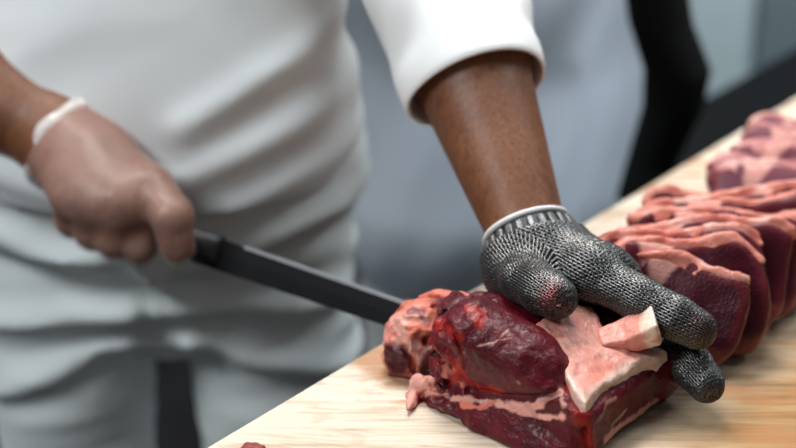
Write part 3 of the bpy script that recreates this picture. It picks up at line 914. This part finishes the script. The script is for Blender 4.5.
# torn strip along the upper left edge
pts = [U(424, 297, 1.245), U(440, 295, 1.24), U(458, 299, 1.235), U(478, 303, 1.23), U(500, 303, 1.225)]
fn = union([(cap(pts[i], pts[i + 1], r, r2, (UPV, 0.5)), 0.006) for i, (r, r2) in enumerate(((0.003, 0.006), (0.006, 0.008), (0.008, 0.009), (0.009, 0.005)))])
v, f = sdf_mesh(lambda p: fn(p) - 0.0022 * noise(p, 110, 71, 3), pts[1] - 0.07, pts[3] + 0.07, 0.0013, 0.004)
n1 = noise(v, 90, 72, 3)
col = paint(PINK[None] * 1.3 + 0 * v, np.clip(n1 * 2.2 + 0.2, 0, 1), RED * 0.9)
link('torn_strip', v, f, M['lean'], RO, col=col)
# hanging tag of fat
pts = s3(roast, [(430, 384), (420, 386), (414, 396)]); pts.append(on_surf(lambda p: p[..., 2] - 0.884, 408, 410))
fn = union([(cap(pts[0], pts[1], 0.006, 0.0065, (ex, 0.5)), 0), (cap(pts[1], pts[2], 0.0065, 0.0045, (ex, 0.5)), 0.004), (cap(pts[2], pts[3], 0.0045, 0.0016), 0.004)])
v, f = sdf_mesh(lambda p: fn(p) - 0.0018 * noise(p, 150, 75, 3), pts[1] - 0.035, pts[1] + 0.035, 0.0011, 0.004)
n1 = noise(v, 130, 76, 3)
col = paint(FAT[None] + 0 * v, np.clip(n1 * 2 - 0.1, 0, 1), RED)
o = link('fat_tag', v, f, M['fat'], RO, col=col); o['label'] = 'small pink tag of fat'

# small scrap on the board
sc_ = T(252, 449, 0.884)
v, f = sdf_mesh(lambda p: ell(sc_, (0.008, 0.005, 0.004))(p) - 0.002 * noise(p, 150, 81, 2), sc_ - 0.02, sc_ + 0.02, 0.001, 0.003)
v[:, 2] = np.maximum(v[:, 2], 0.8805)
o = link('meat_scrap', v, f, M['lean'], origin=tuple(sc_ * V(1, 1, 0) + V(0, 0, 0.8805)), col=np.tile(V(0.28, 0.06, 0.05), (len(v), 1)))
tag(o, 'small reddish scrap of meat near the far board edge', 'meat scrap')

# ------------------------------------------------------------------ steaks
def steak(name, TL, TR, H, th_, tilt, seed, label, group, purple=0.0, fatw=1.0):
    """a slice standing on the board, leaning back; TL, TR are its upper corners"""
    lat = (TR - TL) * V(1, 1, 0); Ls = np.linalg.norm(lat); lat = lat / Ls
    nrm_ = V(-lat[1], lat[0], 0)                       # away from the camera
    up = V(0, 0, 1) * math.cos(tilt) + nrm_ * math.sin(tilt)
    nn_ = np.cross(up, lat); nn_ = -nn_ if nn_ @ nrm_ < 0 else nn_
    base = (TL + TR) / 2 - up * H
    base[2] = 0.8806 + 0.5 * th_ * math.sin(tilt)
    Rm = np.stack([lat, nn_, up], 1)
    rng = np.random.RandomState(seed)
    ph = rng.rand(4) * 6.28
    def out2(q):
        x, z = q[..., 0], q[..., 2]
        hx = Ls / 2
        topz = H * (0.93 + 0.07 * np.sin(x / hx * 1.5 + ph[0]) + 0.03 * np.sin(x / hx * 5 + ph[1]))
        zc, hz = topz / 2, topz / 2
        qx = np.abs(x + 0.006 * np.sin(z / H * 3 + ph[2])) - hx; qz = np.abs(z - zc) - hz
        r = 0.022
        a, b = qx + r, qz + r
        return np.sqrt(np.maximum(a, 0) ** 2 + np.maximum(b, 0) ** 2) + np.minimum(np.maximum(a, b), 0) - r, topz - z
    def L_(p): return (p - base) @ Rm
    def fn(p):
        q = L_(p); d2, _ = out2(q)
        d2 = d2 + 0.0022 * noise(p, 60, seed, 2)
        dy = np.abs(q[..., 1] + 0.0025 * noise(p, 38, seed + 3, 2)) - th_ / 2
        return smax(smax(d2, dy, 0.007), 0.8805 - p[..., 2], 0.001)
    hw = abs(lat) * Ls / 2 + abs(up) * H / 2 + 0.02
    ctr = base + up * H / 2
    v, f = sdf_mesh(fn, ctr - hw, ctr + hw, 0.0019, 0.006)
    v = smooth_verts(v, f, 1)
    q = L_(v); d2, dt = out2(q)
    n1 = noise(v, 80, seed + 5, 3); n2 = noise(v, 30, seed + 6, 2)
    lean = V(0.050, 0.0045, 0.011) * (1 - purple) + V(0.16, 0.045, 0.065) * purple
    col = lean[None] * (1 + 0.4 * n2[:, None]) + 0 * v
    side = np.clip((d2 + 0.010) / 0.006 + 0.5 * n1, 0, 1)
    col = paint(col, side * 0.45, V(0.17, 0.02, 0.026))
    # seam of fat running down from the top edge between the two muscles
    sx_ = -Ls * 0.17 + 0.004 * np.sin(q[:, 2] * 90)
    seam = np.clip((0.0035 + 0.011 * np.clip(1 - dt / 0.028, 0, 1) - np.abs(q[:, 0] - sx_) + 0.002 * n1) / 0.003, 0, 1) * np.clip(1.15 - dt / 0.038, 0, 1)
    col = paint(col, seam * 0.85, FAT)
    foot = np.clip((0.020 - q[:, 2]) / 0.008 + 1.2 * n1, 0, 1) * (q[:, 0] > 0)
    col = paint(col, foot * 0.4, PINK * 0.7)
    o = link(name, v, f, M['lean'], origin=tuple(base * V(1, 1, 0) + V(0, 0, 0.8805)), col=col)
    tag(o, label, 'steak', group)
    # fat rind over the top edge
    def fr(p):
        q = L_(p); d2, dt = out2(q)
        nn = 0.0018 * noise(p, 75, seed + 9, 3)
        band_ = np.abs(d2 + 0.0055 + 2 * nn) - 0.0085 * fatw
        dy = np.abs(q[..., 1] + 0.0025 * noise(p, 38, seed + 3, 2)) - th_ / 2 + 0.0012 - 0.0030 * noise(p, 70, seed + 15, 2)
        return smax(smax(band_, dy, 0.0025), dt - 0.012 - 0.010 * noise(p, 40, seed + 11, 2), 0.004)
    v, f = sdf_mesh(fr, ctr - hw - 0.005, ctr + hw + 0.005, 0.0019, 0.006)
    v = smooth_verts(v, f, 1)
    n1 = noise(v, 60, seed + 12, 3); n2 = noise(v, 25, seed + 13, 2); nf = noise(v, 150, seed + 14, 2)
    c0 = V(0.62, 0.22, 0.16) * (1 - purple) + V(0.46, 0.17, 0.18) * purple
    c1 = V(0.46, 0.09, 0.055) * (1 - purple) + V(0.26, 0.05, 0.065) * purple
    col = paint(c0[None] * (1 + 0.15 * nf[:, None]) + 0 * v, np.clip(n2 * 2.0 + 0.25 + 0.6 * n1, 0, 1) * 0.8, c1)
    col = paint(col, np.clip(n1 * 3 - 0.5, 0, 1) * 0.8, V(0.80, 0.50, 0.41))
    link('fat_rind', v, f, M['fat'], o, col=col)
    return o
ordn = ['front', 'second', 'third', 'fourth', 'fifth', 'sixth', 'seventh', 'eighth', 'ninth']
TLs = [(627, 250), (598, 243), (592, 236), (600, 227), (611, 217), (623, 206), (636, 195), (648, 185)]
TRs = [(747, 264), (762, 249), (771, 237), (787, 226), (803, 216), (820, 206), (837, 196), (853, 187)]
for i, (a, b) in enumerate(zip(TLs, TRs)):
    lab = ('thick raw steak at the front of the row, its dark red face fully seen' if i == 0 else
           'raw steak %s from the front in the long row beside the glove' % ordn[i])
    steak('raw_steak', T(*a, 0.951), T(*b, 0.951), 0.082, 0.0178, math.radians(29), 100 + i * 7, lab, 'sliced steaks in a leaning row')
TL2 = [(704, 172), (712, 160), (720, 149), (730, 139), (741, 130)]
for i, a in enumerate(TL2):
    lab = ('purplish raw steak first of the far pile behind the long row' if i == 0 else
           'purplish raw steak %s from the front in the far pile at the back' % ordn[i])
    steak('raw_steak', T(*a, 0.935), T(a[0] + 150, a[1] + 8, 0.935), 0.085, 0.017, math.radians(46), 300 + i * 9, lab, 'purplish steaks in the far pile', 0.75)

# ------------------------------------------------------------------ second butcher, in the background
def second(cx, cy, rz):
    c, s = math.cos(rz), math.sin(rz)
    def loc(p):
        q = p - V(cx, cy, 0)
        return np.stack([q[..., 0] * c + q[..., 1] * s, -q[..., 0] * s + q[..., 1] * c, q[..., 2]], -1)
    hc = V(0, -0.02, 1.64)
    hd = [(g[0], g[1]) for g in ()]
    arms = []
    for sx in (-1, 1):
        S, E, W_ = V(sx * 0.19, 0.045, 1.40), V(sx * 0.26, 0.02, 1.16), V(sx * 0.20, -0.22, 1.08)
        arms += [(cap(S, E, 0.052, 0.042), 0.04), (cap(E, W_, 0.042, 0.028), 0.02)]
        K = W_ + V(-sx * 0.015, -0.085, -0.01)
        for j in range(4):
            kk = K + V((j - 1.5) * 0.02, 0, 0)
            arms += [(cap(W_, kk, 0.02, 0.012), 0.01), (cap(kk, kk + V(0, -0.04, -0.015), 0.010, 0.009), 0.004), (cap(kk + V(0, -0.04, -0.015), kk + V(0, -0.055, -0.045), 0.009, 0.008), 0.004)]
        arms += [(cap(W_, W_ + V(-sx * 0.045, -0.05, -0.01), 0.018, 0.012), 0.01), (cap(W_ + V(-sx * 0.045, -0.05, -0.01), W_ + V(-sx * 0.055, -0.085, -0.02), 0.012, 0.009), 0.004)]
    hh = [(ell(hc, (0.077, 0.098, 0.115)), 0.02), (ell(hc + V(0, -0.035, -0.06), (0.052, 0.062, 0.06)), 0.04),
          (cap(hc + V(0, -0.09, 0.008), hc + V(0, -0.112, -0.03), 0.009, 0.014), 0.012),
          (ell(hc + V(-0.08, 0.01, -0.012), (0.011, 0.02, 0.033)), 0.008), (ell(hc + V(0.08, 0.01, -0.012), (0.011, 0.02, 0.033)), 0.008)]
    bu = union(torso_shapes(0, 0) + leg_shapes(0, 0, 0, 0.06) + foot_shapes(0, 0) + [(cap(V(0, 0.04, 1.42), hc + V(0, 0.015, -0.06), 0.056, 0.052), 0.03)] + hh + arms)
    lo, hi = V(cx - 0.42, cy - 0.42, -0.02), V(cx + 0.42, cy + 0.42, 1.80)
    v, f = sdf_mesh(lambda p: bu(loc(p)), lo, hi, 0.007, 0.02)
    r = link('person', v, f, M['skin'], origin=(cx, cy, 0))
    tag(r, 'person in a white coat tinted blue-grey for shade standing out of focus behind the board', 'person')
    cu = union(torso_shapes(0, 0, 0.024) + [(cap(V(0, 0.0, 0.95), V(0, 0.0, 0.62), 0.178, 0.195, (V(0, 1, 0), 0.72)), 0.06)]
               + [(cap(V(sx * 0.19, 0.045, 1.40), V(sx * 0.26, 0.02, 1.16), 0.072, 0.062), 0.04) for sx in (-1, 1)]
               + [(cap(V(sx * 0.26, 0.02, 1.16), V(sx * 0.215, -0.15, 1.10), 0.060, 0.050), 0.03) for sx in (-1, 1)])
    def coat(p):
        q = loc(p)
        d = cu(q) - folds(q, 40, 1.35, 3, 12, 0.006)
        return smax(smax(d, 0.50 - q[..., 2], 0.004), -(cap(V(0, 0.02, 1.46), V(0, 0.0, 1.62), 0.07)(q)), 0.01)
    v, f = sdf_mesh(coat, lo, hi, 0.007, 0.02)
    link('coat', smooth_verts(v, f, 1), f, M['coat_shade'], r)
    tt = union(leg_shapes(0, 0, 0.014, 0.07))
    v, f = sdf_mesh(lambda p: smax(tt(loc(p)), p[..., 2] - 0.72, 0.004), lo, hi, 0.007, 0.02)
    link('trousers', v, f, M['trouser'], r)
    v, f = sdf_mesh(lambda p: smax(ell(hc + V(0, 0.01, 0.05), (0.091, 0.112, 0.095))(loc(p)), hc[2] + 0.03 - p[..., 2], 0.006), lo, hi, 0.007, 0.02)
    link('cap', v, f, M['white'], r)
    for sx in (-1, 1):
        a, b = V(sx * 0.10, 0.04, 0.045), V(sx * 0.117, -0.155, 0.03)
        fn = union([(cap(a, b, 0.052, 0.044), 0.01), (cap(a + V(0, 0, 0.02), a + V(0, 0, 0.07), 0.052), 0.02)])
        v, f = sdf_mesh(lambda p: smax(fn(loc(p)), 0.001 - p[..., 2], 0.004), lo, V(hi[0], hi[1], 0.25), 0.007, 0.02)
        link('shoe', v, f, M['shoe'], r)
pc = U(492, 100, 2.15)
second(pc[0], pc[1], math.radians(12))

for o in list(bpy.data.objects):
    if '_o' in o.keys(): del o['_o']
